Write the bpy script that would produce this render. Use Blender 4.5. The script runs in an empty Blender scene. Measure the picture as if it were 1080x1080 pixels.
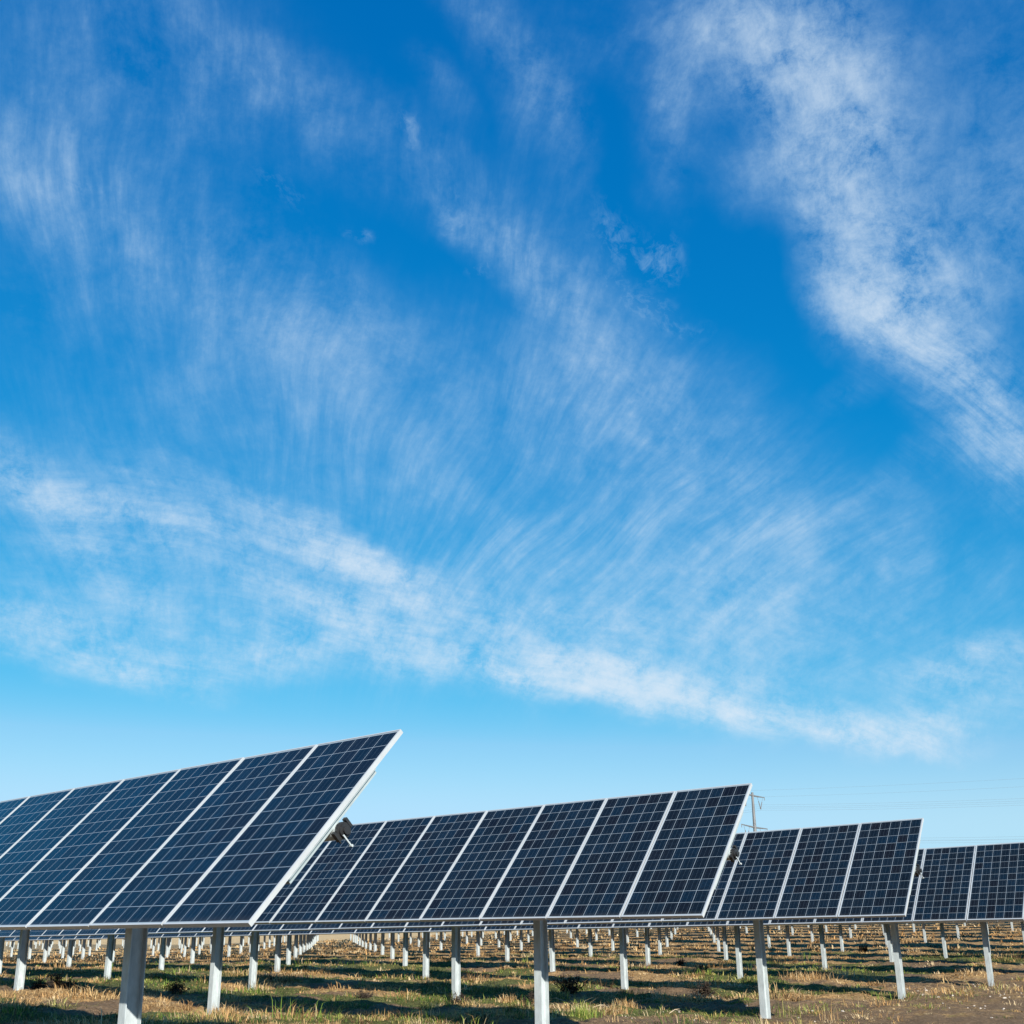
import bpy, math, random
import numpy as np
from mathutils import Vector, Matrix, Euler
R = math.radians
S = bpy.context.scene
COL = S.collection
random.seed(7)

# ------------------------------------------------------------------ camera
F_PX, PITCH, ROLL, CY = 1074.1, R(15.914), R(-.5), 673.2     # CY: optical axis (the photograph is a crop)
cam_d = bpy.data.cameras.new('camera'); cam = bpy.data.objects.new('camera', cam_d)
COL.objects.link(cam); S.camera = cam
cam_d.sensor_width = 36; cam_d.lens = 36 * F_PX / 1080
cam_d.clip_start = 0.05; cam_d.clip_end = 6000
cam.location = (0, 0, 0); cam.rotation_euler = (Matrix.Rotation(math.pi/2 + PITCH, 3, 'X') @ Matrix.Rotation(ROLL, 3, 'Z')).to_euler()
cam_d.shift_y = (CY-540)/1080
S.render.resolution_x = S.render.resolution_y = 1024

ROW_AZ = R(129.591)                       # rows run this way (clockwise from +Y), towards the lane
D = Vector((math.sin(ROW_AZ), math.cos(ROW_AZ), 0))
N = Vector((-math.cos(ROW_AZ), math.sin(ROW_AZ), 0))
ROW_ROT = math.atan2(D.y, D.x)

def pix_ray(x, y):                        # direction in the world of a point of the photograph (1080 px)
    x, y = x-540, y-CY; c, s = math.cos(ROLL), math.sin(ROLL)
    u, v = (c*x+s*y)/F_PX, -(-s*x+c*y)/F_PX
    c, s = math.cos(PITCH), math.sin(PITCH)
    return Vector((u, c - s*v, s + c*v)).normalized()

# ------------------------------------------------------------------ sun and exposure
SUN_DIR = (-N*1.0 + D*1.65 + Vector((0, 0, .90))).normalized()
SUN_EL = math.asin(SUN_DIR.z); SUN_ROT = math.atan2(SUN_DIR.x, SUN_DIR.y)
sd = bpy.data.lights.new('sun', 'SUN'); so = bpy.data.objects.new('sun', sd); COL.objects.link(so)
sd.energy = 5.0; sd.angle = R(.53); sd.color = (1.0, .93, .83)
so.rotation_euler = (-SUN_DIR).to_track_quat('-Z', 'Y').to_euler()
S.view_settings.view_transform = 'Standard'; S.view_settings.look = 'None'
EXPO = .85; S.view_settings.exposure = EXPO; S.view_settings.gamma = 1
S.render.engine = 'CYCLES'

# ------------------------------------------------------------------ sky with cirrus
def build_world():
    w = bpy.data.worlds.new('World'); S.world = w; w.use_nodes = True
    nt = w.node_tree; nt.nodes.clear()
    def nd(t, **k):
        n = nt.nodes.new(t)
        for a, b in k.items(): setattr(n, a, b)
        return n
    def ln(a, b): nt.links.new(a, b)
    def val(sock, v):
        if hasattr(v, 'type') and hasattr(v, 'is_linked'): ln(v, sock)
        else: sock.default_value = v
    def math_(op, a, b=None, c=None, clamp=False):
        n = nd('ShaderNodeMath', operation=op, use_clamp=clamp); val(n.inputs[0], a)
        if b is not None: val(n.inputs[1], b)
        if c is not None: val(n.inputs[2], c)
        return n.outputs[0]
    def vm(op, a, b=None, out='Vector', scale=None):
        n = nd('ShaderNodeVectorMath', operation=op); val(n.inputs[0], a)
        if b is not None: val(n.inputs[1], b)
        if scale is not None: val(n.inputs['Scale'], scale)
        return n.outputs[out]
    def noise(v, scale, detail=5, rough=.55, dist=0, out=0):
        n = nd('ShaderNodeTexNoise'); ln(v, n.inputs['Vector'])
        n.inputs['Scale'].default_value = scale; n.inputs['Detail'].default_value = detail
        n.inputs['Roughness'].default_value = rough; n.inputs['Distortion'].default_value = dist
        return n.outputs[out]
    def rng(v, a, b, c, d, smooth=False):
        n = nd('ShaderNodeMapRange'); n.interpolation_type = 'SMOOTHSTEP' if smooth else 'LINEAR'
        val(n.inputs['Value'], v)
        for i, q in enumerate((a, b, c, d)): n.inputs[i+1].default_value = q
        return n.outputs[0]
    sky = nd('ShaderNodeTexSky'); sky.sky_type = 'NISHITA'; sky.sun_disc = False
    sky.sun_elevation = SUN_EL; sky.sun_rotation = SUN_ROT
    sky.altitude = 1500; sky.air_density = 1.0; sky.dust_density = .35; sky.ozone_density = 3.0
    hs = nd('ShaderNodeHueSaturation'); ln(sky.outputs[0], hs.inputs['Color'])
    hs.inputs['Hue'].default_value = SKY_HUE; hs.inputs['Saturation'].default_value = SKY_SAT; hs.inputs['Value'].default_value = 1
    # per-channel response of the clear sky (deep polarised blue high up, pale cyan low down)
    sp_ = nd('ShaderNodeSeparateColor'); ln(hs.outputs[0], sp_.inputs[0]); cb_ = nd('ShaderNodeCombineColor')
    K = .11*2**.35; K2 = SKY_STR*2**EXPO      # K: level the response was measured at, K2: level shown now
    for ch, (c_, g_, lim, top) in enumerate(SKY_RESP):
        d_ = math_('MULTIPLY', sp_.outputs[ch], K)
        o_ = math_('MINIMUM', math_('MULTIPLY', math_('POWER', math_('MAXIMUM', d_, 1e-5), g_), c_), math_('MULTIPLY', d_, lim)); o_ = math_('SMOOTH_MIN', o_, top, .25)
        ln(math_('MULTIPLY', o_, 1/K2), cb_.inputs[ch])
    skyc = cb_.outputs[0]
    tc = nd('ShaderNodeTexCoord'); dv = vm('NORMALIZE', tc.outputs['Generated'])
    # stereographic sky map round a fixed direction
    el0 = R(23); c0 = (0, math.cos(el0), math.sin(el0)); e1 = (1, 0, 0); e2 = (0, -math.sin(el0), math.cos(el0))
    def dot(v): return vm('DOT_PRODUCT', dv, v, out='Value')
    den = math_('MAXIMUM', math_('ADD', dot(c0), 1.0), .05)
    cx = nd('ShaderNodeCombineXYZ')
    ln(math_('DIVIDE', math_('MULTIPLY', dot(e1), 2), den), cx.inputs[0])
    ln(math_('DIVIDE', math_('MULTIPLY', dot(e2), 2), den), cx.inputs[1])
    q = cx.outputs[0]
    def sp(x, y):
        d = pix_ray(x, y); k = 2/(1 + d.dot(Vector(c0)))
        return Vector((d.dot(Vector(e1))*k, d.dot(Vector(e2))*k, 0))
    wn = vm('SUBTRACT', noise(q, 3.0, 3, .5, out=1), (.5, .5, .5))
    wf = vm('SUBTRACT', noise(q, 11.0, 4, .6, out=1), (.5, .5, .5))
    flat = (1, 1, 0)
    q1 = vm('ADD', q, vm('MULTIPLY', wn, (.12, .10, 0)))
    q2 = vm('ADD', q1, vm('MULTIPLY', wf, (.055, .055, 0)))
    qf = vm('ADD', q, vm('MULTIPLY', vm('SUBTRACT', noise(q, 2.8, 2, .42, out=1), (.5, .5, .5)), (.16, .14, 0)))
    def mapped(v, loc, ang, scale):
        m = nd('ShaderNodeMapping'); m.vector_type = 'TEXTURE'; ln(v, m.inputs['Vector'])
        m.inputs['Location'].default_value = loc; m.inputs['Rotation'].default_value = (0, 0, R(ang))
        m.inputs['Scale'].default_value = scale
        return m.outputs[0]
    chain = [None]
    def group(blobs):
        acc = None; qq = q2
        if chain[0] is not None:           # makes the groups evaluate one after another (limits node stack use)
            qq = vm('ADD', q2, vm('SCALE', (1, 1, 0), scale=math_('MULTIPLY', chain[0], 1e-7)))
        for (x, y, rx, ry, ang, amp) in blobs:
            p = sp(x, y)
            L = vm('LENGTH', mapped(qq, p, -ang, (rx/F_PX, ry/F_PX, 1)), out='Value')
            v = rng(L, 0.0, 1.42, amp*.62, 0.0, True)
            acc = v if acc is None else math_('ADD', acc, v)
        chain[0] = acc
        return acc
    def fibres(ang, along, across, seed, lo, hi):
        m = mapped(qf, (seed, seed*.7, 0), ang, (along, across, 1))
        a = noise(m, 1.0, 8, .60)
        m2 = mapped(qf, (seed+5, seed, 0), ang, (along*.5, across*.4, 1))
        a2 = noise(m2, 1.0, 6, .65)
        return rng(math_('MULTIPLY_ADD', a2, .5, math_('MULTIPLY', a, .5)), .38, .62, lo, hi)
    # fibres that fan out from one point under the left horizon
    C0 = sp(229, 1122); rel = vm('SUBTRACT', qf, tuple(C0)); sx = nd('ShaderNodeSeparateXYZ'); ln(rel, sx.inputs[0])
    th_ = math_('ARCTAN2', sx.outputs[0], sx.outputs[1]); rr = vm('LENGTH', rel, out='Value')
    cf = nd('ShaderNodeCombineXYZ'); ln(th_, cf.inputs[0]); ln(rr, cf.inputs[1]); fan_ = cf.outputs[0]
    def fanfib(across, along, seed, lo, hi, a0=.36, a1=.66, det=9):
        m = mapped(fan_, (seed, seed*.3, 0), 0, (across, along, 1))
        return rng(noise(m, 1.0, det, .62), a0, a1, lo, hi)
    gv = group(CLOUD_V); gr = group(CLOUD_R); gd = group(CLOUD_D); gl = group(CLOUD_L)
    puff = noise(vm('ADD', q, vm('MULTIPLY', wf, (.03, .03, 0))), 15.0, 10, .74)
    puffm = rng(puff, .36, .64, .15, 1.4)
    big = math_('MULTIPLY', rng(noise(q1, 5.5, 9, .68), .38, .62, .05, 1.3), rng(puff, .34, .66, .45, 1.35))
    fv = math_('MULTIPLY', fanfib(.040, .12, 3.1, .45, 1.3), fanfib(.014, .07, 7.7, .7, 1.25))
    fr = fibres(112, .12, .030, 8.3, .75, 1.1)
    fd = math_('MULTIPLY', fanfib(.05, .10, 5.7, .55, 1.2), fanfib(.014, .07, 2.2, .7, 1.25))
    fdr = fibres(-38, .30, .028, 1.7, .35, 1.3)
    fl = fibres(-14, .22, .034, 9.9, .45, 1.3)
    fl2 = fanfib(.02, .06, 4.4, .85, 1.12)
    tv = math_('MULTIPLY', math_('MULTIPLY', gv, math_('MULTIPLY', fv, .8)), big)
    tr = math_('MULTIPLY', math_('MULTIPLY', gr, fr), puffm)
    td = math_('MULTIPLY', math_('MULTIPLY', gd, math_('MULTIPLY', fd, .88)), rng(big, 0, 1.5, .25, 1.3))
    tl = math_('MULTIPLY', math_('MULTIPLY', gl, math_('MULTIPLY', fl, 1.45)), math_('MULTIPLY', fl2, puffm))
    tdr = math_('MULTIPLY', math_('MULTIPLY', group(CLOUD_DR), fdr), puffm)
    tp = math_('MULTIPLY', group(CLOUD_P), rng(noise(q2, 40.0, 7, .7), .48, .72, 0, 1.1))
    tot = math_('ADD', math_('ADD', math_('ADD', tv, tr), math_('ADD', td, tl)), math_('ADD', tdr, tp))
    # soft shoulder
    al = math_('SUBTRACT', 1.0, math_('EXPONENT', math_('MULTIPLY', tot, -1.15)))
    # thin high veil everywhere else on the sky, so reflections see broken cirrus too
    mx = nd('ShaderNodeMix'); mx.data_type = 'RGBA'
    ln(math_('MULTIPLY', al, .92, clamp=True), mx.inputs['Factor']); ln(skyc, mx.inputs[6])
    cm = nd('ShaderNodeMix'); cm.data_type = 'RGBA'; ln(al, cm.inputs['Factor'])
    cm.inputs[6].default_value = tuple(c/K2 for c in CLOUD_THIN)+(1,); cm.inputs[7].default_value = tuple(c/K2 for c in CLOUD_THICK)+(1,)
    ln(cm.outputs[2], mx.inputs[7])
    bg = nd('ShaderNodeBackground'); ln(mx.outputs[2], bg.inputs['Color']); bg.inputs['Strength'].default_value = SKY_STR
    out = nd('ShaderNodeOutputWorld'); ln(bg.outputs[0], out.inputs['Surface'])
    w.cycles.sampling_method = 'MANUAL'; w.cycles.sample_map_resolution = 1024

SKY_STR = .10; SKY_SAT = 1.30; SKY_HUE = .503
CLOUD_THIN = (.36, .66, .90); CLOUD_THICK = (.74, .84, .94)     # as shown, before dividing by the level
SKY_RESP = [(13.8, 2.34, 1.45, .46), (1.05, .80, 9, .76), (.91, .48, 9, 1.03)]
# cloud masses: x, y, half length, half width, slope (clockwise in the photo), weight
CLOUD_V = [(100,60,200,100,10,.30),(190,110,170,70,20,.25),(50,180,110,60,45,.42),(130,260,150,62,40,.42),(270,300,170,70,30,.5),
    (355,350,120,65,30,.42),(110,350,200,45,35,.2),(250,60,130,28,25,.25),(340,130,130,40,35,.45),(430,170,100,28,45,.35),
    (495,225,90,34,50,.55),(560,280,100,42,55,.6),(610,330,110,60,60,.5),(530,60,150,38,62,.5),(585,120,70,34,70,.45),
    (735,50,50,120,5,.6),(460,105,50,22,45,.35),(650,30,120,50,10,.25),(725,160,22,70,5,.2)]
CLOUD_R = [(870,110,140,66,62,.95),(915,225,140,62,62,.95),(810,30,110,70,20,.65),(905,310,60,40,30,.7),(985,120,70,90,0,.2),
    (1040,250,70,120,10,.5),(800,185,50,45,30,.45),(1000,30,110,60,20,.08),(985,290,70,50,50,.6),(900,330,50,40,30,.5)]
CLOUD_DR = [(960,350,100,40,38,.75),(1035,415,110,55,42,.95),(1085,480,70,60,40,.6),(900,400,60,20,-35,.15),(970,490,110,30,-35,.2)]
CLOUD_D = [(300,520,520,200,10,.26),(750,620,450,150,10,.34),(450,640,620,120,8,.34),(700,460,160,100,40,.62),(640,400,110,90,40,.4),(550,420,150,80,25,.35),(800,560,230,85,22,.42),(950,600,180,70,15,.32),
    (450,420,200,90,15,.28),(520,520,160,60,15,.25),(1000,550,120,40,-30,.15),(300,430,160,50,20,.22)]
CLOUD_L = [(50,510,120,32,28,.55),(180,550,150,38,22,.6),(330,565,130,26,28,.8),(400,600,90,22,20,.6),(50,665,140,40,12,.85),(150,695,90,28,22,.75),
    (340,640,110,32,14,.6),(450,675,200,34,10,.65),(265,690,80,26,0,.6),(640,665,250,34,8,.5),(725,735,190,30,9,1.3),(700,705,230,22,6,.5),
    (890,760,150,24,5,1.0),(1040,700,110,24,-8,.5),(1010,760,110,20,0,.4),(620,715,110,26,6,.5),(1040,730,90,34,-10,.65),(780,640,220,45,6,.35),(110,600,110,26,42,.35),
    (440,610,150,30,15,.35),(120,560,300,100,10,.18),(500,705,260,26,7,.45),(970,778,80,14,5,.6),(300,650,330,60,5,.2)]
CLOUD_P = [(300,205,28,14,30,.3),(108,198,12,7,-10,.6),(655,250,42,24,30,.5),(660,300,50,18,20,.45),(690,315,26,14,20,.35),(500,288,14,8,0,.5),
    (375,250,16,8,0,.5),(420,145,20,12,40,.5),(700,265,22,18,60,.6),(470,215,40,20,60,.4),(720,330,30,12,0,.35),(775,690,60,10,0,.2)]
build_world()

# ------------------------------------------------------------------ helpers
def link(o, parent=None):
    COL.objects.link(o)
    if parent: o.parent = parent
    return o
def tag(o, label=None, cat=None, group=None, kind=None):
    if label: o['label'] = label
    if cat: o['category'] = cat
    if group: o['group'] = group
    if kind: o['kind'] = kind
    return o
class MB:
    def __init__(s): s.v = []; s.f = []; s.m = []; s.sm = []
    def add(s, vs, fs, mi=0, smooth=False):
        b = len(s.v); s.v += [tuple(v) for v in vs]
        for f in fs: s.f.append(tuple(i+b for i in f)); s.m.append(mi); s.sm.append(smooth)
    def box(s, x0, x1, y0, y1, z0, z1, mi=0, mat=None):
        vs = [Vector((x, y, z)) for x in (x0, x1) for y in (y0, y1) for z in (z0, z1)]
        if mat: vs = [mat @ v for v in vs]
        s.add(vs, [(0,1,3,2),(4,6,7,5),(0,4,5,1),(2,3,7,6),(0,2,6,4),(1,5,7,3)], mi)
    def tube(s, pts, rad, n=8, caps=True, mi=0, smooth=True):
        rad = rad if isinstance(rad, (list, tuple)) else [rad]*len(pts)
        pts = [Vector(p) for p in pts]; rings = []
        for i, p in enumerate(pts):
            t = (pts[min(i+1, len(pts)-1)] - pts[max(i-1, 0)]).normalized()
            a = t.cross(Vector((0, 0, 1)))
            if a.length < .05: a = t.cross(Vector((0, 1, 0)))
            a.normalize(); b = t.cross(a)
            rings.append([p + (a*math.cos(2*math.pi*k/n) + b*math.sin(2*math.pi*k/n))*rad[i] for k in range(n)])
        vs = [v for r in rings for v in r]; fs = []
        for i in range(len(pts)-1):
            for k in range(n):
                fs.append((i*n+k, i*n+(k+1) % n, (i+1)*n+(k+1) % n, (i+1)*n+k))
        s.add(vs, fs, mi, smooth)
        if caps:
            s.add(rings[0], [tuple(range(n))], mi); s.add(rings[-1], [tuple(range(n))[::-1]], mi)
    def mesh(s, name, mats):
        me = bpy.data.meshes.new(name); me.from_pydata(s.v, [], s.f)
        for m in (mats if isinstance(mats, (list, tuple)) else [mats]): me.materials.append(m)
        me.polygons.foreach_set('material_index', s.m); me.polygons.foreach_set('use_smooth', s.sm)
        me.update(); return me
def obj(name, me, parent=None, loc=(0,0,0), rot=(0,0,0)):
    o = bpy.data.objects.new(name, me); o.location = loc; o.rotation_euler = rot
    return link(o, parent)

# materials
def mat(name):
    m = bpy.data.materials.new(name); m.use_nodes = True
    nt = m.node_tree; b = nt.nodes['Principled BSDF']
    return m, nt, b
def metal(name, col, rough, metallic, scale=9, var=.12, streak=1.0, bump=.02):
    m, nt, b = mat(name); N_ = nt.nodes.new; L = nt.links.new
    tc = N_('ShaderNodeTexCoord'); mp = N_('ShaderNodeMapping'); mp.inputs['Scale'].default_value = (1, 1, streak)
    oi = N_('ShaderNodeObjectInfo'); ad = N_('ShaderNodeVectorMath'); ad.operation = 'ADD'
    L(tc.outputs['Object'], mp.inputs[0]); L(mp.outputs[0], ad.inputs[0])
    sc = N_('ShaderNodeVectorMath'); sc.operation = 'SCALE'; sc.inputs[0].default_value = (7, 3, 5); L(oi.outputs['Random'], sc.inputs['Scale']); L(sc.outputs[0], ad.inputs[1])
    n = N_('ShaderNodeTexNoise'); n.inputs['Scale'].default_value = scale; n.inputs['Detail'].default_value = 6; n.inputs['Roughness'].default_value = .65
    L(ad.outputs[0], n.inputs['Vector'])
    r = N_('ShaderNodeValToRGB'); r.color_ramp.elements[0].position = .3; r.color_ramp.elements[1].position = .7
    r.color_ramp.elements[0].color = tuple(c*(1-var*1.6) for c in col)+(1,); r.color_ramp.elements[1].color = tuple(min(1, c*(1+var)) for c in col)+(1,)
    L(n.outputs[0], r.inputs[0]); L(r.outputs[0], b.inputs['Base Color'])
    b.inputs['Roughness'].default_value = rough; b.inputs['Metallic'].default_value = metallic
    bp = N_('ShaderNodeBump'); bp.inputs['Strength'].default_value = .25; bp.inputs['Distance'].default_value = bump
    L(n.outputs[0], bp.inputs['Height']); L(bp.outputs[0], b.inputs['Normal'])
    return m
M_GALV = metal('galvanised_steel', (.37, .42, .435), .5, .0, 16, .15, .35, .003)
M_ALU = metal('aluminium_frame', (.46, .49, .50), .42, .25, 5, .05, 1, .001)
M_DARK = metal('dark_bearing', (.016, .017, .018), .5, 0, 20, .2, 1, .002)
M_RAIL = metal('rail_steel', (.38, .45, .46), .45, .3, 12, .08, 1, .002)
M_WOODPOLE = metal('weathered_mast_steel', (.16, .17, .18), .7, .3, 2, .2, .2, .01)
M_WIRE = metal('conductor', (.20, .22, .24), .6, .2, 2, .1)
M_CLAY = metal('insulator', (.12, .10, .09), .4, 0, 3, .1)

ML, MW = 1.95, .984                        # module length and width
def laminate_material():
    m, nt, b = mat('solar_cells'); N_ = nt.nodes.new; L = nt.links.new
    def mth(op, a, b_=None, clamp=False):
        n = N_('ShaderNodeMath'); n.operation = op; n.use_clamp = clamp
        for i, q in enumerate((a, b_)):
            if q is None: continue
            if isinstance(q, (int, float)): n.inputs[i].default_value = q
            else: L(q, n.inputs[i])
        return n.outputs[0]
    tc = N_('ShaderNodeTexCoord'); sx = N_('ShaderNodeSeparateXYZ'); L(tc.outputs['Object'], sx.inputs[0])
    CW, CH = .156, .1545; px, py = .1575, .1585
    u = mth('DIVIDE', mth('ADD', sx.outputs[0], px*3), px); v = mth('DIVIDE', mth('ADD', sx.outputs[1], py*6), py)
    fu, fv = mth('FRACT', u), mth('FRACT', v); iu, iv = mth('FLOOR', u), mth('FLOOR', v)
    def band(f, w):                        # 1 inside the cell, 0 on the gap
        a = mth('ABSOLUTE', mth('SUBTRACT', f, .5)); return mth('LESS_THAN', a, .5 - w)
    inside = mth('MULTIPLY', band(fu, .017), band(fv, .014))
    lim = mth('MULTIPLY', mth('LESS_THAN', mth('ABSOLUTE', mth('SUBTRACT', u, 3)), 3), mth('LESS_THAN', mth('ABSOLUTE', mth('SUBTRACT', v, 6)), 6))
    inside = mth('MULTIPLY', inside, lim)
    # three thin busbars along every cell
    fb = mth('FRACT', mth('ADD', mth('MULTIPLY', fu, 3), 0)); bus = mth('LESS_THAN', mth('ABSOLUTE', mth('SUBTRACT', fb, .5)), .022)
    # colour of each cell
    cb = N_('ShaderNodeCombineXYZ'); L(iu, cb.inputs[0]); L(iv, cb.inputs[1])
    oi = N_('ShaderNodeObjectInfo'); L(mth('MULTIPLY', oi.outputs['Random'], 91.7), cb.inputs[2])
    wn = N_('ShaderNodeTexWhiteNoise'); wn.noise_dimensions = '3D'; L(cb.outputs[0], wn.inputs['Vector'])
    rp = N_('ShaderNodeValToRGB'); cr = rp.color_ramp
    cr.elements[0].color = (.0022, .0040, .008, 1); cr.elements[1].color = (.0012, .010, .023, 1)
    e = cr.elements.new(.3); e.color = (.0016, .006, .012, 1); e = cr.elements.new(.75); e.color = (.0014, .008, .017, 1)
    L(wn.outputs['Value'], rp.inputs[0])
    # crystal flakes of polycrystalline silicon
    vo = N_('ShaderNodeTexVoronoi'); vo.inputs['Scale'].default_value = 55
    ofs = N_('ShaderNodeVectorMath'); ofs.operation = 'ADD'; L(tc.outputs['Object'], ofs.inputs[0]); L(cb.outputs[0], ofs.inputs[1])
    L(ofs.outputs[0], vo.inputs['Vector'])
    sv = N_('ShaderNodeSeparateColor'); L(vo.outputs['Color'], sv.inputs[0])
    hv = N_('ShaderNodeHueSaturation'); L(rp.outputs[0], hv.inputs['Color']); L(mth('ADD', mth('MULTIPLY', sv.outputs[0], .6), .7), hv.inputs['Value'])
    m1 = N_('ShaderNodeMix'); m1.data_type = 'RGBA'; L(mth('MULTIPLY', bus, .55), m1.inputs[0]); L(hv.outputs[0], m1.inputs[6]); m1.inputs[7].default_value = (.06, .09, .12, 1)
    m2 = N_('ShaderNodeMix'); m2.data_type = 'RGBA'; L(inside, m2.inputs[0]); m2.inputs[6].default_value = (.22, .27, .31, 1); L(m1.outputs[2], m2.inputs[7])
    # dust settling as a faint film, thicker toward the lower edge of the glass
    nz = N_('ShaderNodeTexNoise'); nz.inputs['Scale'].default_value = 3.5; nz.inputs['Detail'].default_value = 7; L(ofs.outputs[0], nz.inputs['Vector'])
    lowe = mth('MULTIPLY', mth('MAXIMUM', mth('SUBTRACT', -.90, sx.outputs[1]), 0), .8)
    m3 = N_('ShaderNodeMix'); m3.data_type = 'RGBA'; L(mth('ADD', mth('MULTIPLY', nz.outputs[0], .025), lowe, True), m3.inputs[0]); L(m2.outputs[2], m3.inputs[6]); m3.inputs[7].default_value = (.3, .27, .22, 1)
    L(m3.outputs[2], b.inputs['Base Color'])
    b.inputs['Roughness'].default_value = .16; b.inputs['IOR'].default_value = 1.25
    L(mth('ADD', mth('MULTIPLY', nz.outputs[0], .10), .07), b.inputs['Roughness'])
    return m
M_CELL = laminate_material()
def simple(name, col, rough=.8):
    m, nt, b = mat(name); b.inputs['Base Color'].default_value = (*col, 1); b.inputs['Roughness'].default_value = rough
    return m
M_BACK = metal('white_backsheet', (.62, .63, .64), .6, 0, 3, .04, 1, .0005)
M_PIPEIN = metal('tube_inside', (.06, .06, .055), .8, .2, 9, .3)

# ------------------------------------------------------------------ value noise and terrain
def vnoise(x, y, seed=0):
    xi = np.floor(x).astype(np.int64); yi = np.floor(y).astype(np.int64)
    fx = x-xi; fy = y-yi; fx = fx*fx*(3-2*fx); fy = fy*fy*(3-2*fy)
    def h(a, b):
        n = (a*374761393 + b*668265263 + seed*1442695041) & 0x7fffffff
        n = ((n ^ (n >> 13))*1274126177) & 0x7fffffff
        return ((n ^ (n >> 16)) & 0xffff)/65535.0
    return (h(xi, yi)*(1-fx)+h(xi+1, yi)*fx)*(1-fy) + (h(xi, yi+1)*(1-fx)+h(xi+1, yi+1)*fx)*fy
def fbm(x, y, o=4, seed=0, g=.5):
    s = 0; a = 1; t = 0
    for i in range(o):
        s = s + a*vnoise(x*2**i+17*i, y*2**i-9*i, seed+i); t += a; a *= g
    return s/t
def sstep(a, b, x):                        # also works with a > b
    t = np.clip((x-a)/(b-a), 0, 1); return t*t*(3-2*t)
def ap(x, y): return x*D.x+y*D.y, x*N.x+y*N.y          # along, perp
def base_z(x, y):
    a, p = ap(x, y); r = np.hypot(x, y)
    z = -1.16 - .26*sstep(6, 17, p) + .006*np.clip(-8-a, 0, 22)*sstep(60, 30, p)
    rise = .00030*(np.clip(p, 25, 52)-25)**2 + .030*np.clip(p-52, 0, 60) + .010*np.clip(p-112, 0, 2500)
    ratio = a/np.maximum(p, 1)
    z = z + rise*sstep(-1.25, -.45, ratio)
    z = z - .011*np.clip(r-40, 0, 60)*sstep(-1.15, -1.6, ratio)*sstep(420, 200, r)
    return z
def near_bumps(x, y):
    r = np.hypot(x, y); k = sstep(140, 40, r)
    b = (fbm(x*.28, y*.28, 2, 3)-.5)*.16 + (fbm(x*1.1, y*1.1, 3, 5)-.5)*.20 + (fbm(x*4.5, y*4.5, 3, 9)-.5)*.11
    a, p = ap(x, y); lane = sstep(-9.5, -7.5, a)
    return b*k*(1-.55*lane)
def ground_z(x, y): return base_z(x, y) + near_bumps(x, y)
def masks(x, y):
    a, p = ap(x, y)
    w = fbm(x*.5, y*.5, 3, 31)
    lane = sstep(-10.2, -8.0, a + (w-.5)*5)
    green = sstep(.44, .60, fbm(x*.33+5, y*.33, 4, 41)) 
    rowp = np.mod(p-5.1, 5.6)/5.6                        # green strips in the shade behind each row
    green = np.clip(green + .55*sstep(.55, .8, 1-np.abs(rowp-.45)*1.6)*sstep(.35, .6, fbm(x*.9, y*.9, 3, 47)), 0, 1)
    green = green*(1-.85*lane)*sstep(75, 30, np.hypot(x, y))
    dry = sstep(.38, .62, fbm(x*.45-8, y*.45+3, 4, 53))
    dry = np.clip(dry + .5*sstep(25, 60, np.hypot(x, y)), 0, 1)*(1-.65*lane)
    return green, dry, lane

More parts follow.
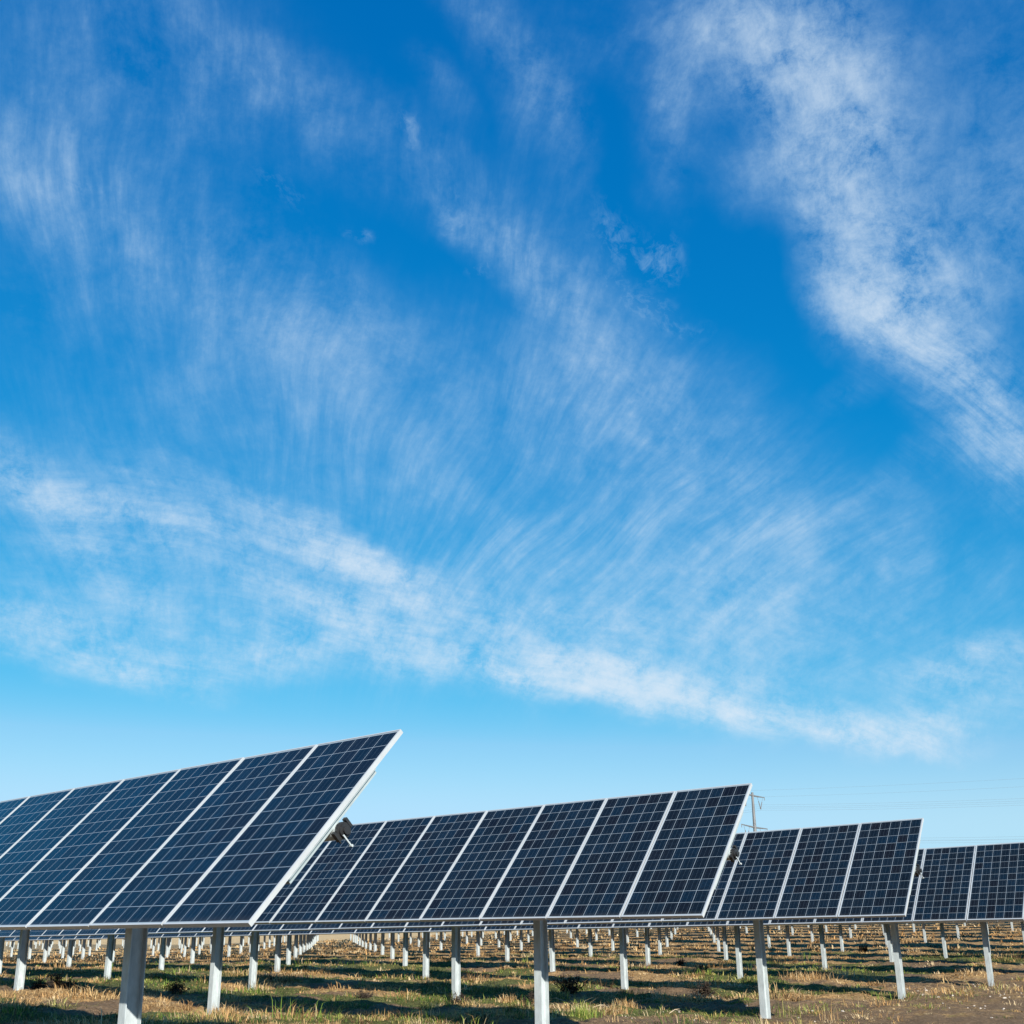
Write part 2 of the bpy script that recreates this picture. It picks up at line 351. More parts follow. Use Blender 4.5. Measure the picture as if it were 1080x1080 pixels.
def build_ground():
    th = np.concatenate([np.linspace(-180, -34, 60, endpoint=False), np.linspace(-34, 34, 620, endpoint=False), np.linspace(34, 180, 60, endpoint=False)])*math.pi/180
    r = np.concatenate([np.linspace(.3, 7, 16, endpoint=False), 7*np.exp(np.arange(0, 540)*.0048), ])
    r = np.concatenate([r, r[-1]*np.exp(np.arange(1, 60)*.065)])
    nt_, nr = len(th), len(r)
    X = r[:, None]*np.sin(th)[None]; Y = r[:, None]*np.cos(th)[None]
    Z = ground_z(X, Y)
    V = np.stack([X, Y, Z], -1).reshape(-1, 3)
    V = np.concatenate([V, [[0, 0, float(ground_z(np.array([0.]), np.array([0.]))[0])]]])
    i = np.arange(nr-1)[:, None]*nt_; j = np.arange(nt_)[None]; j2 = (j+1) % nt_
    Q = np.stack([i+j, i+nt_+j, i+nt_+j2, i+j2], -1).reshape(-1, 4)
    c = len(V)-1
    T = np.stack([np.full(nt_, c), np.arange(nt_), (np.arange(nt_)+1) % nt_], -1)
    me = bpy.data.meshes.new('ground')
    me.vertices.add(len(V)); me.vertices.foreach_set('co', V.ravel())
    nl = Q.size+T.size; me.loops.add(nl); me.polygons.add(len(Q)+len(T))
    me.loops.foreach_set('vertex_index', np.concatenate([Q.ravel(), T.ravel()]).astype(np.int32))
    me.polygons.foreach_set('loop_start', np.concatenate([np.arange(len(Q))*4, Q.size+np.arange(len(T))*3]).astype(np.int32))
    me.polygons.foreach_set('use_smooth', np.ones(len(Q)+len(T), bool))
    me.update(calc_edges=True); me.validate()
    g, d, l = masks(V[:, 0], V[:, 1])
    at = me.color_attributes.new('cover', 'FLOAT_COLOR', 'POINT')
    l = sstep(95, 150, np.hypot(V[:, 0], V[:, 1]))           # stubble field beyond the site
    at.data.foreach_set('color', np.stack([g, d, l, np.ones_like(g)], -1).ravel().astype(np.float32))
    m, nt, b = mat('field_soil'); N_ = nt.nodes.new; L = nt.links.new
    ca = N_('ShaderNodeVertexColor'); ca.layer_name = 'cover'; sc = N_('ShaderNodeSeparateColor'); L(ca.outputs[0], sc.inputs[0])
    tc = N_('ShaderNodeTexCoord')
    def noise(s, d=6, ro=.65):
        n = N_('ShaderNodeTexNoise'); n.inputs['Scale'].default_value = s; n.inputs['Detail'].default_value = d; n.inputs['Roughness'].default_value = ro
        L(tc.outputs['Object'], n.inputs['Vector']); return n.outputs[0]
    def ramp(f, *st):
        n = N_('ShaderNodeValToRGB'); cr = n.color_ramp; L(f, n.inputs[0])
        while len(cr.elements) < len(st): cr.elements.new(.5)
        for e, (p, c) in zip(cr.elements, st): e.position = p; e.color = (*c, 1)
        return n.outputs[0]
    def mix(f, a, b_):
        n = N_('ShaderNodeMix'); n.data_type = 'RGBA'
        (L(f, n.inputs[0]) if not isinstance(f, float) else setattr(n.inputs[0], 'default_value', f)); L(a, n.inputs[6]); L(b_, n.inputs[7]); return n.outputs[2]
    nf, nm = noise(15, 12, .80), noise(3.2)
    soil = ramp(nf, (.3, (.07, .045, .026)), (.52, (.18, .122, .072)), (.70, (.36, .26, .16)))
    straw = ramp(nf, (.36, (.09, .052, .024)), (.5, (.32, .20, .09)), (.64, (.60, .43, .20)))
    grn = ramp(nf, (.36, (.035, .032, .014)), (.52, (.10, .11, .035)), (.66, (.24, .23, .09)))
    def thr(ch, k=.25):
        n = N_('ShaderNodeMath'); n.operation = 'ADD'; L(ch, n.inputs[0])
        s = N_('ShaderNodeMath'); s.operation = 'MULTIPLY_ADD'; L(nm, s.inputs[0]); s.inputs[1].default_value = 1.6; s.inputs[2].default_value = -.8
        L(s.outputs[0], n.inputs[1])
        mr = N_('ShaderNodeMapRange'); mr.interpolation_type = 'SMOOTHSTEP'; L(n.outputs[0], mr.inputs[0]); mr.inputs[1].default_value = k; mr.inputs[2].default_value = k+.35
        return mr.outputs[0]
    c = mix(thr(sc.outputs[1]), soil, straw); c = mix(thr(sc.outputs[0]), c, grn)
    c = mix(sc.outputs[2], c, ramp(nm, (.35, (.42, .29, .14)), (.65, (.62, .46, .25))))
    L(c, b.inputs['Base Color']); b.inputs['Roughness'].default_value = .95; b.inputs['Specular IOR Level'].default_value = .1
    bp = N_('ShaderNodeBump'); bp.inputs['Strength'].default_value = .9; bp.inputs['Distance'].default_value = .05; L(noise(22, 8, .7), bp.inputs['Height'])
    L(bp.outputs[0], b.inputs['Normal'])
    me.materials.append(m)
    tag(obj('ground', me), kind='structure')
build_ground()
def gz(x, y): return float(ground_z(np.array([float(x)]), np.array([float(y)]))[0])
def bz(x, y): return float(base_z(np.array([float(x)]), np.array([float(y)]))[0])
def W(a, p): return D*a + N*p

# ------------------------------------------------------------------ solar trackers
def laminate_mesh():
    b = MB(); x, y = MW/2-.011, ML/2-.011
    b.box(-x, x, -y, y, .026, .033, 0)
    me = b.mesh('glass_laminate', [M_CELL, M_BACK])
    for p in me.polygons:
        if p.normal.z < .5: p.material_index = 1
    return me
def frame_into(b, mi=0):
    x, y, t = MW/2, ML/2, .0125
    b.box(-x, x, -y, -y+t, 0, .037, mi); b.box(-x, x, y-t, y, 0, .037, mi)
    b.box(-x, -x+t, -y+t, y-t, 0, .037, mi); b.box(x-t, x, -y+t, y-t, 0, .037, mi)
    b.box(-x+t, -x+.03, -y+t, y-t, .0, .002, mi); b.box(x-.03, x-t, -y+t, y-t, .0, .002, mi)
ME_LAM = laminate_mesh()
b = MB(); frame_into(b); ME_FRAME = b.mesh('module_frame', M_ALU)
b = MB(); x_, y_ = MW/2-.0125, ML/2-.0125
b.box(-x_, x_, -y_, y_, .026, .033, 0); frame_into(b, 1); ME_MOD = b.mesh('solar_module', [M_CELL, M_ALU])
# junction box under the laminate
b = MB(); b.box(-.055, .055, .78, .88, .006, .0255); ME_JB = b.mesh('junction_box', M_DARK)
# mounting rail: a hat section running up the slope under a seam
b = MB()
b.box(-.03, .03, -.56, .56, -.045, -.04); b.box(-.03, -.026, -.56, .56, -.04, -.004); b.box(.026, .03, -.56, .56, -.04, -.004)
b.box(-.055, -.03, -.56, .56, -.008, -.003); b.box(.03, .055, -.56, .56, -.008, -.003)
ME_RAIL = b.mesh('mounting_rail', M_RAIL)
# H section post, top at z=0
def post_mesh(n):
    b = MB(); hd, hw, t = .076, .051, .009; z0, z1 = -2.9, -.10
    b.box(-hw, hw, -hd, -hd+t, z0, z1); b.box(-hw, hw, hd-t, hd, z0, z1); b.box(-.0035, .0035, -hd+t, hd-t, z0, z1)
    for zz in (-.42, -.47):
        for xx in (-.034, .034):
            b.tube([(xx, -hd+.001, zz), (xx, -hd-.008, zz)], .009, 6, mi=1)
    b.box(.0035, .010, -.03, .03, -.50, -.38, 1)
    return b.mesh('post', [n, M_DARK])
ME_POST = post_mesh(M_GALV)
# bearing on the head of the post: saddle plates, ring and clamp bolts
def bearing_mesh():
    b = MB()
    n = 20
    for x0, x1, ri, ro, mi in ((-.035, .035, .068, .105, 1), (-.045, -.035, .066, .118, 0), (.035, .045, .066, .118, 0)):
        vs = []; fs = []
        for k in range(n):
            c, s = math.cos(2*math.pi*k/n), math.sin(2*math.pi*k/n)
            vs += [(x0, c*ri, s*ri), (x0, c*ro, s*ro), (x1, c*ro, s*ro), (x1, c*ri, s*ri)]
        for k in range(n):
            a, c = k*4, ((k+1) % n)*4
            for q in range(4): fs.append((a+q, a+(q+1) % 4, c+(q+1) % 4, c+q))
        b.add(vs, fs, mi, False)
    b.box(-.0035, .0035, -.05, .05, -.26, -.118, 0)
    for s in (-1, 1):
        b.box(s*.012-.004, s*.012+.004, -.10, .10, -.24, -.112, 0)
        b.tube([(s*.02, s*.06, -.2), (s*.034, s*.06, -.2)], .011, 6)
    b.box(-.05, .05, -.10, .10, -.118, -.104, 0)
    return b.mesh('bearing', [M_GALV, M_DARK])
ME_BEAR = bearing_mesh()
def drive_mesh():
    b = MB()
    b.tube([(-.12, 0, 0), (-.12, 0, 0), (.12, 0, 0)], [.10, .17, .17], 18)
    b.box(-.10, .10, -.10, .10, -.3, -.12)
    b.tube([(0, -.12, -.2), (0, -.42, -.2)], .055, 12)
    b.box(-.07, .07, -.5, -.42, -.27, -.13)
    return b.mesh('gear_drive', M_DARK)
ME_DRIVE = drive_mesh()
def control_box_mesh():
    b = MB(); b.box(-.12, .12, -.19, -.084, -.95, -.6); b.box(-.125, .125, -.2, -.19, -.955, -.595)
    b.tube([(.05, -.14, -.6), (.05, -.14, -.3)], .012, 6); return b.mesh('control_box', M_RAIL)
ME_CBOX = control_box_mesh()
def torque_tube_mesh(x0, x1):
    b = MB(); r = .0635; n = 16
    b.tube([(x0, 0, 0), (x1, 0, 0)], r, n, caps=False)
    # open end: inner wall and rim
    b.tube([(x1, 0, 0), (x1-.5, 0, 0)], r-.006, n, caps=True, mi=1)
    vs = []; fs = []
    for k in range(n):
        c, s = math.cos(2*math.pi*k/n), math.sin(2*math.pi*k/n)
        vs += [(x1, c*r, s*r), (x1, c*(r-.006), s*(r-.006))]
    for k in range(n): fs.append((2*k, 2*k+1, (2*k+3) % (2*n), (2*k+2) % (2*n)))
    b.add(vs, fs)
    return b.mesh('torque_tube', [M_GALV, M_PIPEIN])
# clamp where the tube ends: two half shells with a bolt arm
def clamp_mesh():
    b = MB()
    b.tube([(-.045, 0, 0), (-.02, 0, 0)], .064, 16)
    b.box(-.05, -.015, -.085, -.062, -.03, .05)
    b.box(-.05, -.015, .062, .085, -.03, .05)
    b.tube([(-.033, -.073, -.05), (-.033, -.073, .0)], .008, 6)
    b.tube([(-.02, 0, 0), (.0, 0, 0)], .050, 14)
    b.tube([(.01, 0, 0), (.02, 0, 0)], .03, 8)
    return b.mesh('tube_clamp', M_DARK)
ME_CLAMP = clamp_mesh()
b = MB(); b.box(.008, .016, -.052, -.041, -.105, .0); b.tube([(.0, -.046, -.103), (.025, -.046, -.103)], .010, 8); ME_ARM = b.mesh('damper_arm', M_GALV)

TUBE_OFF = .10                            # tube axis under the underside of the modules
POST_SP = 6.6
def post0(p): return -7.92 + .020*(p-10)        # first post and right end of a row
def end_a_(p): return -5.31 + .016*(p-10)
ordinal = ['nearest', 'second', 'third', 'fourth', 'fifth', 'sixth', 'seventh', 'eighth', 'ninth', 'tenth', 'eleventh', 'twelfth', 'thirteenth',
           'fourteenth', 'fifteenth', 'sixteenth', 'seventeenth', 'eighteenth']
def tracker(p, zc, tilt, n_mod, end_a, post_idx, label, detail, slope=0.0, drive_at=(), group='rows of tilted solar panels'):
    """p, zc: perp position and height of the centre of the module plane; end_a: position of the right end along the row"""
    first_post = post_idx[0]
    a0 = post0(p) - POST_SP*first_post
    p += .035*math.sin(tilt); zc -= .035*math.cos(tilt)          # given for the front of the glass
    c, s = math.cos(tilt), math.sin(tilt)
    off = TUBE_OFF
    # tube axis lies behind the plane of the modules, along its normal
    ty, tz = off*s, -off*c                 # in (n, z)
    base = W(a0, p + ty); g0 = bz(base.x, base.y)
    root = bpy.data.objects.new('solar_tracker', None); link(root)
    root.location = (base.x, base.y, g0); root.rotation_euler = (0, slope, ROW_ROT)
    tag(root, label, 'solar panels', group)
    h = zc + tz - g0                       # tube height above the base
    x1 = end_a - a0
    tl = obj('torque_tube', torque_tube_mesh(x1 - n_mod - .1, x1 + .0), root, (0, 0, h))
    rnd = random.Random(int(p*100))
    for k in post_idx:
        po = obj('post', ME_POST, root, (-(k-first_post)*POST_SP + rnd.uniform(-.03, .03) + {4: -.17, 10: -.05, 15: -.08}.get(int(p-.03), 0), 0, h), (rnd.uniform(-.008, .008), rnd.uniform(-.008, .008), rnd.uniform(-.04, .04)))
        if detail: obj('bearing', ME_BEAR, po)
    for k in drive_at:
        obj('gear_drive', ME_DRIVE, root, (-(k-first_post)*POST_SP, 0, h))
        if detail: obj('control_box', ME_CBOX, root, (-(k-first_post)*POST_SP, 0, h))
    for k in range(n_mod):
        x = x1 - k - .5
        loc = (x, -ty, h - tz); dt = rnd.uniform(-.0025, .0025)
        if detail:
            m = obj('solar_module', ME_LAM, root, loc, (tilt+dt, 0, 0))
            obj('frame', ME_FRAME, m)
            if detail > 1 or k < 2: obj('junction_box', ME_JB, m)
        else:
            obj('solar_module', ME_MOD, root, loc, (tilt+dt, 0, 0))
    if detail:
        for k in range(n_mod+1):
            x = x1 - k + (-.06 if k == 0 else (.06 if k == n_mod else 0))
            obj('mounting_rail', ME_RAIL, root, (x, -ty, h-tz), (tilt, 0, 0))
    cl = obj('tube_clamp', ME_CLAMP, root, (x1+.03, 0, h), (tilt, 0, 0)); obj('damper_arm', ME_ARM, cl)
    return root

fit = [(4.779, .770, 47.79, 18), (10.036, .842, 48.45, 28), (15.611, .840, 48.12, 38), (21.312, .795, 48.16, 52)]
labels4 = ['nearest row of dark blue solar panels, large at left, its end corner highest',
           'second row of solar panels from the camera, ending in the middle right of the photo',
           'third row of solar panels from the camera, ending just left of the rightmost row',
           'rightmost row of solar panels, fourth from the camera, cut off by the right edge']
for i, (p, z, t, n) in enumerate(fit):
    tracker(p, z, R(t), n, (-5.61, -5.305, -5.217, -5.093)[i], list(range(int((n-2.6)/POST_SP)+1)), labels4[i], 2 if i < 2 else 1, slope=(0, 0, -.009, -.010)[i])
NROW = 17
for i in range(4, NROW):
    p = 21.312 + 5.55*(i-3)
    e = W(post0(p), p); z0 = bz(e.x, e.y); f = W(-90, p); z1 = bz(f.x, f.y)
    vis = int(2.15*p) + 6
    n = min(90, vis)
    t = R(48 + random.Random(i).uniform(-.5, .5))
    dr = {4: (4,), 5: (4,), 8: (7,), 11: (7,)}.get(i, ())
    tracker(p, z0 + 2.22, t, n, end_a_(p), list(range(int((n-2.6)/POST_SP)+1)),
            '%s row of solar panels from the camera, mostly pale posts under nearer rows' % ordinal[i], 0, slope=-math.atan2(z0-z1, 90+post0(p)), drive_at=dr)
# the next block of trackers beyond a cross lane at the far left
for i in range(8, NROW):
    p = 21.312 + 5.55*(i-3)
    k0 = 15; a0 = post0(p) - POST_SP*k0
    e = W(a0, p); z0 = bz(e.x, e.y)
    f = W(a0-60, p); z1 = bz(f.x, f.y)
    n = min(90, int(2.15*p + 6 + a0))
    if n < 8: continue
    tracker(p, z0 + 2.22, R(48), n, a0 + 2.6, list(range(k0, k0 + int((n-2.6)/POST_SP)+1)),
            'far left panel block beyond the cross lane, in line with the %s row' % ordinal[i], 0, slope=-math.atan2(z0-z1, 60), group='far block of solar panels at the left')

# ------------------------------------------------------------------ power line
def power_line():
    d = pix_ray(793.5, 838); k = 300/math.hypot(d.x, d.y); top = d*k
    base = Vector((top.x, top.y, 0)); base.z = bz(base.x, base.y)
    ld = Vector((.81, -.586, 0)).normalized(); ac = Vector((.586, .81, 0)).normalized()
    root = bpy.data.objects.new('power_mast', None); link(root); root.location = base
    root.rotation_euler = (0, 0, math.atan2(ac.y, ac.x))       # local x along the arms
    tag(root, 'distant steel power mast with two cross arms standing behind the third row of panels', 'power mast')
    H = top.z - base.z
    b = MB(); b.tube([(0,0,-1), (0,0,H*.5), (0,0,H+.6)], [.75, .55, .32], 12); obj('mast', b.mesh('mast', M_WOODPOLE), root)
    hs = []
    for z, half in ((H-.3, 8.6), (H-9.3, 9.0)):
        b = MB()
        b.tube([(-half, 0, z+.25), (0, 0, z), (half, 0, z+.25)], [.13, .26, .13], 8)
        b.tube([(-half, 0, z+.25), (-half, 0, z-.6)], .09, 6); b.tube([(half, 0, z+.25), (half, 0, z-.6)], .09, 6)
        arm = obj('cross_arm', b.mesh('cross_arm', M_WOODPOLE), root)
        for s in (-1, 1):
            b = MB(); c = s*half*.62; zb = z-3.3
            for e in (c-1.9*1, c+1.9*1):
                pts = [Vector((e, 0, z-.1)).lerp(Vector((c, 0, zb)), q) for q in (0, .35)]
                b.tube(pts, .04, 6)
                P = [Vector((e, 0, z-.1)).lerp(Vector((c, 0, zb)), q) for q in np.linspace(.35, 1, 15)]
                b.tube(P, [.13 if j % 2 else .06 for j in range(15)], 8)
            b.box(c-.35, c+.35, -.08, .08, zb-.12, zb+.05)
            obj('insulator', b.mesh('insulator', M_CLAY), arm)
            hs.append((c, zb))
    rz = Matrix.Rotation(root.rotation_euler.z, 4, 'Z')
    def strand(p0, sag, rad, name, lab, cat, grp):
        b = MB(); ends = []
        pts = []
        for span0, span1 in ((-280, 0), (0, 280)):
            for j in range(0, 29):
                t = j/28; s_ = span0 + (span1-span0)*t
                if span0 == 0 and j == 0: continue
                pts.append(p0 + ld*s_ + Vector((0, 0, -sag*4*t*(1-t) + s_*WIRE_RISE)))
        b.tube(pts, rad, 5)
        tag(obj(name, b.mesh(name, M_WIRE)), lab, cat, grp)
    names = {(0, 0): 'upper left arm', (0, 1): 'upper right arm', (1, 0): 'lower left arm', (1, 1): 'lower right arm'}
    for q, (c, z) in enumerate(hs):
        nm = names[(q//2, q % 2)]
        for u, side in ((-.3, 'left'), (.3, 'right')):
            p = base + (rz @ Vector((c+u*1.2, 0, z-.1 - (.25 if u > 0 else -.25))))
            strand(p, 5.0, .016, 'power_cable', '%s strand of the power cable pair hung from the mast\'s %s' % (side, nm), 'power cable', 'power cables across the sky')
    for s, nm in ((-1, 'left'), (1, 'right')):
        p = base + (rz @ Vector((s*8.6, 0, H+.2)))
        strand(p, 4.0, .014, 'shield_wire', 'faint topmost wire running from the %s tip of the upper mast arm' % nm, 'wire', 'power cables across the sky')
WIRE_RISE = 0.0
power_line()

# ------------------------------------------------------------------ grass and weeds
def blade_mesh(name, P, H, Wd, lean, az, colr, material, curve=.5):
    """P: n x 3 roots; one bent blade each: two quads' worth in five vertices"""
    n = len(P); side = np.stack([np.cos(az), np.sin(az), np.zeros(n)], -1); fw = np.stack([-np.sin(az), np.cos(az), np.zeros(n)], -1)
    up = np.array([[0, 0, 1.]])
    h = H[:, None]; w = Wd[:, None]/2; l = lean[:, None]
    m = P + up*h*.55*np.sqrt(np.clip(1-l*l*.3, .1, 1)) + fw*h*l*.28
    t = P + up*h*np.clip(1-l*.45, .15, 1) + fw*h*l*.95
    V = np.stack([P-side*w, P+side*w, m+side*w*.8, m-side*w*.8, t], 1).reshape(-1, 3)
    o = (np.arange(n)*5)[:, None]
    Q = o+np.array([[0, 1, 2, 3]]); T = o+np.array([[3, 2, 4]])
    me = bpy.data.meshes.new(name); me.vertices.add(len(V)); me.vertices.foreach_set('co', V.ravel())
    me.loops.add(n*7); me.polygons.add(n*2)
    me.loops.foreach_set('vertex_index', np.concatenate([Q.ravel(), T.ravel()]).astype(np.int32))
    me.polygons.foreach_set('loop_start', np.concatenate([np.arange(n)*4, n*4+np.arange(n)*3]).astype(np.int32))
    me.update(calc_edges=True)
    at = me.color_attributes.new('tone', 'FLOAT_COLOR', 'POINT')
    c = np.concatenate([colr, np.ones((n, 1))], 1); at.data.foreach_set('color', np.repeat(c, 5, 0).ravel().astype(np.float32))
    me.materials.append(material); return me
def blade_material(name):
    m, nt, b = mat(name); ca = nt.nodes.new('ShaderNodeVertexColor'); ca.layer_name = 'tone'
    nt.links.new(ca.outputs[0], b.inputs['Base Color']); b.inputs['Roughness'].default_value = .75; b.inputs['Specular IOR Level'].default_value = .15
    tr = nt.nodes.new('ShaderNodeBsdfTranslucent'); nt.links.new(ca.outputs[0], tr.inputs[0])
    mx = nt.nodes.new('ShaderNodeMixShader'); mx.inputs[0].default_value = .3
    nt.links.new(b.outputs[0], mx.inputs[1]); nt.links.new(tr.outputs[0], mx.inputs[2]); nt.links.new(mx.outputs[0], nt.nodes['Material Output'].inputs[0])
    return m
M_BLADE = blade_material('grass_blades')
rg = np.random.default_rng(11)
def fan(n, r0, r1, half=29, pw=1.0):
    u = rg.random(n); r = (r0**(2-pw)*(1-u) + r1**(2-pw)*u)**(1/(2-pw)); th = np.radians(rg.uniform(-half, half, n))
    return r*np.sin(th), r*np.cos(th)
DRY = np.array([[.60, .43, .21], [.50, .32, .14], [.66, .52, .31], [.30, .18, .08], [.54, .33, .14]])
GRN = np.array([[.16, .25, .045], [.27, .34, .07], [.08, .14, .03], [.38, .36, .11]])
DRK = np.array([[.08, .05, .028], [.13, .08, .04], [.05, .04, .022]])
def tufts(ntuft, r0, r1, kind, per, hr, wr, thr=0.0, spread=.10, pw=1.0, lean=None, at=None):
    x, y = fan(ntuft, r0, r1, pw=pw) if at is None else at; g, d, l = masks(x, y); ntuft = len(x)
    if at is not None: d = np.ones_like(d)*1.5; g = np.ones_like(g)
    pr = {'dry': d*(1-.45*g), 'green': g, 'dark': .5*(1-l)*fbm(x*.8, y*.8, 2, 77)}[kind]
    pr = pr*(.25+.95*sstep(.36, .62, fbm(x*1.1+3, y*1.1, 3, 61)))
    keep = rg.random(ntuft) < np.clip(pr - thr, 0, 1)**1.2
    x, y = x[keep], y[keep]; n = len(x)
    size = .4 + 1.5*rg.random(n)**4 + .6*vnoise(x*1.3, y*1.3, 88)
    s = np.repeat(size, per); dx = rg.normal(0, spread, n*per)*s; dy = rg.normal(0, spread, n*per)*s
    X = np.repeat(x, per) + dx; Y = np.repeat(y, per) + dy
    Z = ground_z(X, Y) - .012
    dome = np.exp(-(dx**2+dy**2)/(2*(spread*s*1.1)**2))
    H = rg.uniform(hr[0], hr[1], n*per)*s*(.45+.75*dome); Wd = rg.uniform(wr[0], wr[1], n*per)*np.sqrt(np.hypot(X, Y)/14)
    pal = {'dry': DRY, 'green': GRN, 'dark': DRK}[kind]
    ct = pal[rg.integers(0, len(pal), n)]; C = np.repeat(ct, per, 0)*rg.uniform(.7, 1.25, (n*per, 1))
    if kind == 'green':                      # some blades gone to straw
        q = rg.random(n*per) < .25; C[q] = DRY[rg.integers(0, 5, q.sum())]*.9
    return np.stack([X, Y, Z], -1), H, Wd, (rg.uniform(.4, 1.0, n*per)+.8*(1-dome) if lean is None else rg.uniform(lean[0], lean[1], n*per)), np.arctan2(-dx, dy)+rg.normal(0, .7, n*per), np.clip(C, 0, .8)
def merge(*sets): return [np.concatenate([s[i] for s in sets]) for i in range(6)]
dry = merge(tufts(5200, 8, 24, 'dry', 26, (.04, .13), (.004, .009)), tufts(8000, 24, 55, 'dry', 16, (.05, .15), (.008, .016)),
            tufts(9000, 55, 150, 'dry', 9, (.08, .26), (.02, .04), spread=.2))
dry = merge(dry, tufts(2600, 9, 75, 'dry', 70, (.08, .24), (.007, .014), spread=.22, pw=1.0, thr=.10))
pst = [W(post0(p) - POST_SP*k, p) for p in (4.85, 10.1, 15.7, 21.4, 26.9, 32.5) for k in range(8)]
pst = (np.array([q.x for q in pst]), np.array([q.y for q in pst]))
dry = merge(dry, tufts(26000, 8, 32, 'dry', 5, (.04, .12), (.004, .008), lean=(1.6, 2.1), spread=.12),
            tufts(0, 0, 1, 'dry', 90, (.06, .26), (.004, .008), spread=.13, at=pst))
me = blade_mesh('dry_grass', *dry, M_BLADE); tag(obj('dry_grass', me), 'straw coloured dry grass in low tufts over the field', 'dry grass', kind='stuff')
grn = merge(tufts(6000, 8, 24, 'green', 24, (.04, .12), (.004, .009)), tufts(7000, 24, 60, 'green', 14, (.05, .13), (.008, .016)))
grn = merge(grn, tufts(1500, 9, 50, 'green', 60, (.08, .22), (.006, .012), spread=.2))
me = blade_mesh('green_grass', *grn, M_BLADE); tag(obj('green_grass', me), 'low green grass growing in patches between the rows of posts', 'grass', kind='stuff')
drk = merge(tufts(2600, 8, 30, 'dark', 12, (.04, .12), (.005, .01)), tufts(3000, 30, 80, 'dark', 8, (.06, .16), (.01, .02)))
drk = merge(drk, tufts(700, 11, 80, 'dark', 60, (.08, .24), (.008, .016), spread=.22))
me = blade_mesh('withered_weeds', *drk, M_BLADE); tag(obj('withered_weeds', me), 'withered dark brown weeds scattered among the dry grass', 'weeds', kind='stuff')

# ground points under pixels of the photograph's lower strip, found by marching along the ray on the terrain
def on_ground(x, y):
    d = pix_ray(x, y); t = 4.0
    while t < 300:
        p = d*t
        if p.z < bz(p.x, p.y): break
        t += .05
    return d*t
M_STONE = metal('pale_stone', (.45, .41, .36), .85, 0, 20, .15, 1, .01)
M_TWIG = metal('bleached_twig', (.55, .45, .32), .8, 0, 20, .15, 1, .005)

def clump(name, x, y, n, h, w, pal, label, cat, spread=.1, lean=(.1, 1.2)):
    p = on_ground(x, y); X = rg.normal(0, spread, n); Y = rg.normal(0, spread, n)
    Z = ground_z(X+p.x, Y+p.y) - gz(p.x, p.y) - .01
    C = pal[rg.integers(0, len(pal), n)]*rg.uniform(.75, 1.25, (n, 1))
    me = blade_mesh(name, np.stack([X, Y, Z], -1), rg.uniform(.35, 1, n)*h, np.full(n, w), rg.uniform(*lean, n), rg.uniform(0, 6.28, n), np.clip(C, 0, .8), M_BLADE)
    return tag(obj(name, me, loc=(p.x, p.y, gz(p.x, p.y))), label, cat)
clump('dry_clump', 647, 1070, 260, .26, .008, DRY, 'bushy straw clump in the foreground right of the middle front post', 'grass clump', .12)
clump('dry_clump', 662, 1064, 180, .24, .008, DRY, 'straw clump just behind and right of the bushy foreground clump', 'grass clump', .1)
clump('dry_clump', 236, 1066, 240, .26, .008, DRY, 'orange straw clump growing at the foot of a post in the left foreground', 'grass clump', .12)
clump('dry_clump', 853, 1034, 320, .34, .012, DRY, 'wide bright straw clump in front of the dark shadow right of centre', 'grass clump', .3)
clump('dry_clump', 535, 1056, 200, .24, .009, DRY, 'straw clump on the green grass right of the centre post', 'grass clump', .10)
clump('dry_clump', 830, 1074, 26, .46, .006, GRN*1.1, 'tall pale seed stalks at the bottom edge beside the right front post', 'grass clump', .09, (.0, .5))
clump('dry_clump', 877, 1076, 30, .40, .006, DRY*.9, 'second group of tall pale seed stalks at the bottom edge, further from the post', 'grass clump', .09, (.0, .5))
clump('green_clump', 615, 1076, 320, .26, .008, GRN*1.1, 'leafy green weeds at the bottom edge right of the middle front post', 'weed', .12, (.1, .8))

def dead_bush(x, y, size, label, seed):
    r_ = random.Random(seed); p = on_ground(x, y); b = MB()
    for k in range(34):
        az = r_.uniform(0, 6.283); tilt = r_.uniform(.1, 1.1); L = size*r_.uniform(.5, 1)
        q = Vector((r_.gauss(0, size*.15), r_.gauss(0, size*.15), -.02)); d = Vector((math.cos(az)*math.sin(tilt), math.sin(az)*math.sin(tilt), math.cos(tilt)))
        mid = q + d*L*.5 + Vector((0, 0, L*.08)); end = q + d*L
        b.tube([q, mid, end], [.006, .004, .002], 4, caps=False)
        for m in range(34):
            t = r_.uniform(.25, 1); o = q.lerp(end, t); e = Vector((r_.gauss(0, 1), r_.gauss(0, 1), r_.gauss(.3, .8))).normalized()
            s = size*r_.uniform(.05, .12); n2 = e.cross(Vector((r_.random(), r_.random(), r_.random()))).normalized()
            b.add([o, o+e*s+n2*s*.3, o+e*s*1.3, o+e*s-n2*s*.3], [(0, 1, 2, 3)])
    tag(obj('dead_bush', b.mesh('dead_bush', M_BUSH), loc=(p.x, p.y, gz(p.x, p.y))), label, 'dead weed', 'dark dead weeds')
M_BUSH = metal('dead_weed', (.035, .025, .018), .95, 0, 12, .3)
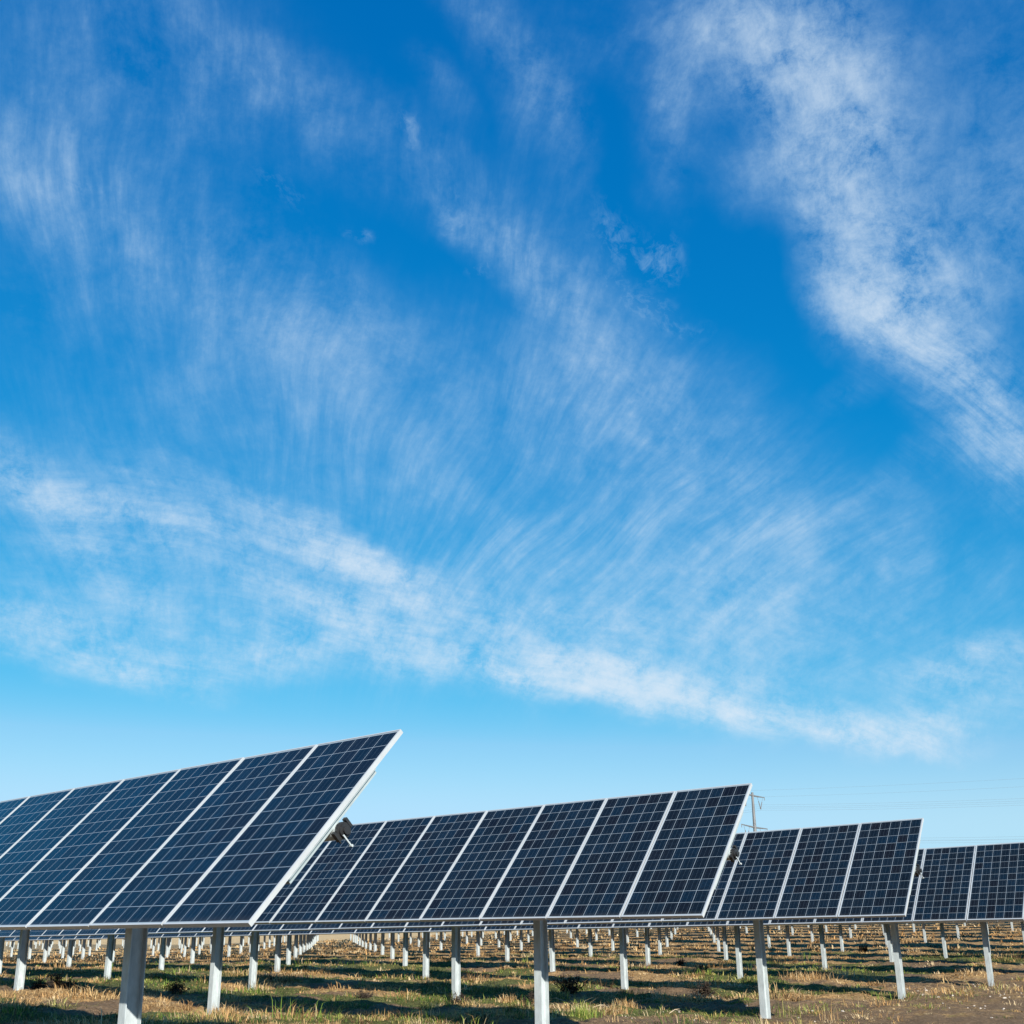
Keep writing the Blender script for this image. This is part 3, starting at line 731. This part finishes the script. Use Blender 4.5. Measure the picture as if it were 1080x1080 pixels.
for i, (x, y, s, lab) in enumerate([(40, 1046, .34, 'dark dead weed right of the leftmost leaning post'), (58, 1049, .38, 'largest dark dead weed of the left foreground'),
        (72, 1048, .3, 'dark dead weed at the right end of the left foreground group'), (483, 1060, .30, 'dark dead weed at the foot of the centre post'),
        (560, 1062, .36, 'tall thin dead weed left of the middle front post'), (385, 1054, .26, 'small dark dead weed in the green grass left of centre'),
        (743, 1050, .36, 'dark dead weed sticking up above the shadow right of centre'), (741, 1026, .34, 'dark dead weed between the middle posts in the right half'),
        (718, 1018, .34, 'dark dead weed beyond the brown grass right of centre'), (911, 1004, .42, 'small distant dead weed in dry grass at the right'),
        (185, 1052, .34, 'dark dead weed left of the post with the straw clump'), (602, 1050, .44, 'low spreading dead weed just right of the middle front post')]):
    dead_bush(x, y, s, lab, i)

def twig(x, y, length, az, label):
    p = on_ground(x, y); g = gz(p.x, p.y); b = MB(); d = Vector((math.cos(az), math.sin(az), .12))
    b.tube([Vector((0, 0, .02)), d*length*.5+Vector((0, 0, .05)), d*length], [.007, .005, .002], 5)
    b.tube([d*length*.5+Vector((0, 0, .05)), d*length*.6+Vector((length*.2, length*.15, .05))], [.005, .002], 5)
    tag(obj('twig', b.mesh('twig', M_TWIG), loc=(p.x, p.y, g)), label, 'twig')
twig(623, 1063, .34, .15, 'bleached twig lying in the grass near the bottom centre right')
twig(706, 1073, .32, .8, 'bleached forked twig on bare soil at the bottom right of centre')
twig(970, 1036, .36, -.6, 'bleached twig on the soil between the two right posts')
twig(596, 1056, .4, 2.8, 'curved pale twig arching over grass right of the middle front post')

stone_meshes = []
for k in range(5):
    r_ = random.Random(k+50); b = MB(); vs = []; fs = []; n1, n2 = 5, 8
    for i in range(n1+1):
        for j in range(n2):
            ph = math.pi*i/n1; t = 2*math.pi*j/n2; r = 1+r_.uniform(-.22, .22)
            vs.append((r*math.sin(ph)*math.cos(t), r*.75*math.sin(ph)*math.sin(t), .6*r*math.cos(ph)))
    for i in range(n1):
        for j in range(n2): fs.append((i*n2+j, i*n2+(j+1) % n2, (i+1)*n2+(j+1) % n2, (i+1)*n2+j))
    b.add(vs, fs); stone_meshes.append(b.mesh('stone', M_STONE))
rs = random.Random(3)
spots = [(990, 1054), (1012, 1049), (1018, 1047), (968, 1045), (974, 1050), (1005, 1053), (1020, 1052), (957, 1043), (977, 1045), (1033, 1038), (1071, 1038), (1046, 1075),
         (889, 1069), (787, 1060), (790, 1056), (778, 1052), (842, 1073), (1060, 1055)]
for x, y in spots + [(rs.uniform(940, 1078), rs.uniform(1036, 1066)) for _ in range(34)] + [(rs.uniform(560, 900), rs.uniform(1066, 1079)) for _ in range(16)]:
    p = on_ground(x, y); o = obj('stone', stone_meshes[rs.randrange(5)], loc=(p.x, p.y, gz(p.x, p.y)+.004), rot=(rs.uniform(-.3, .3), rs.uniform(-.3, .3), rs.uniform(0, 6)))
    s = rs.uniform(.01, .025) if (x, y) not in spots else rs.uniform(.02, .04); o.scale = (s, s, s)
    tag(o, 'small pale stone lying on the bare soil of the lane in the right foreground', 'stone', 'pale stones on the bare soil')
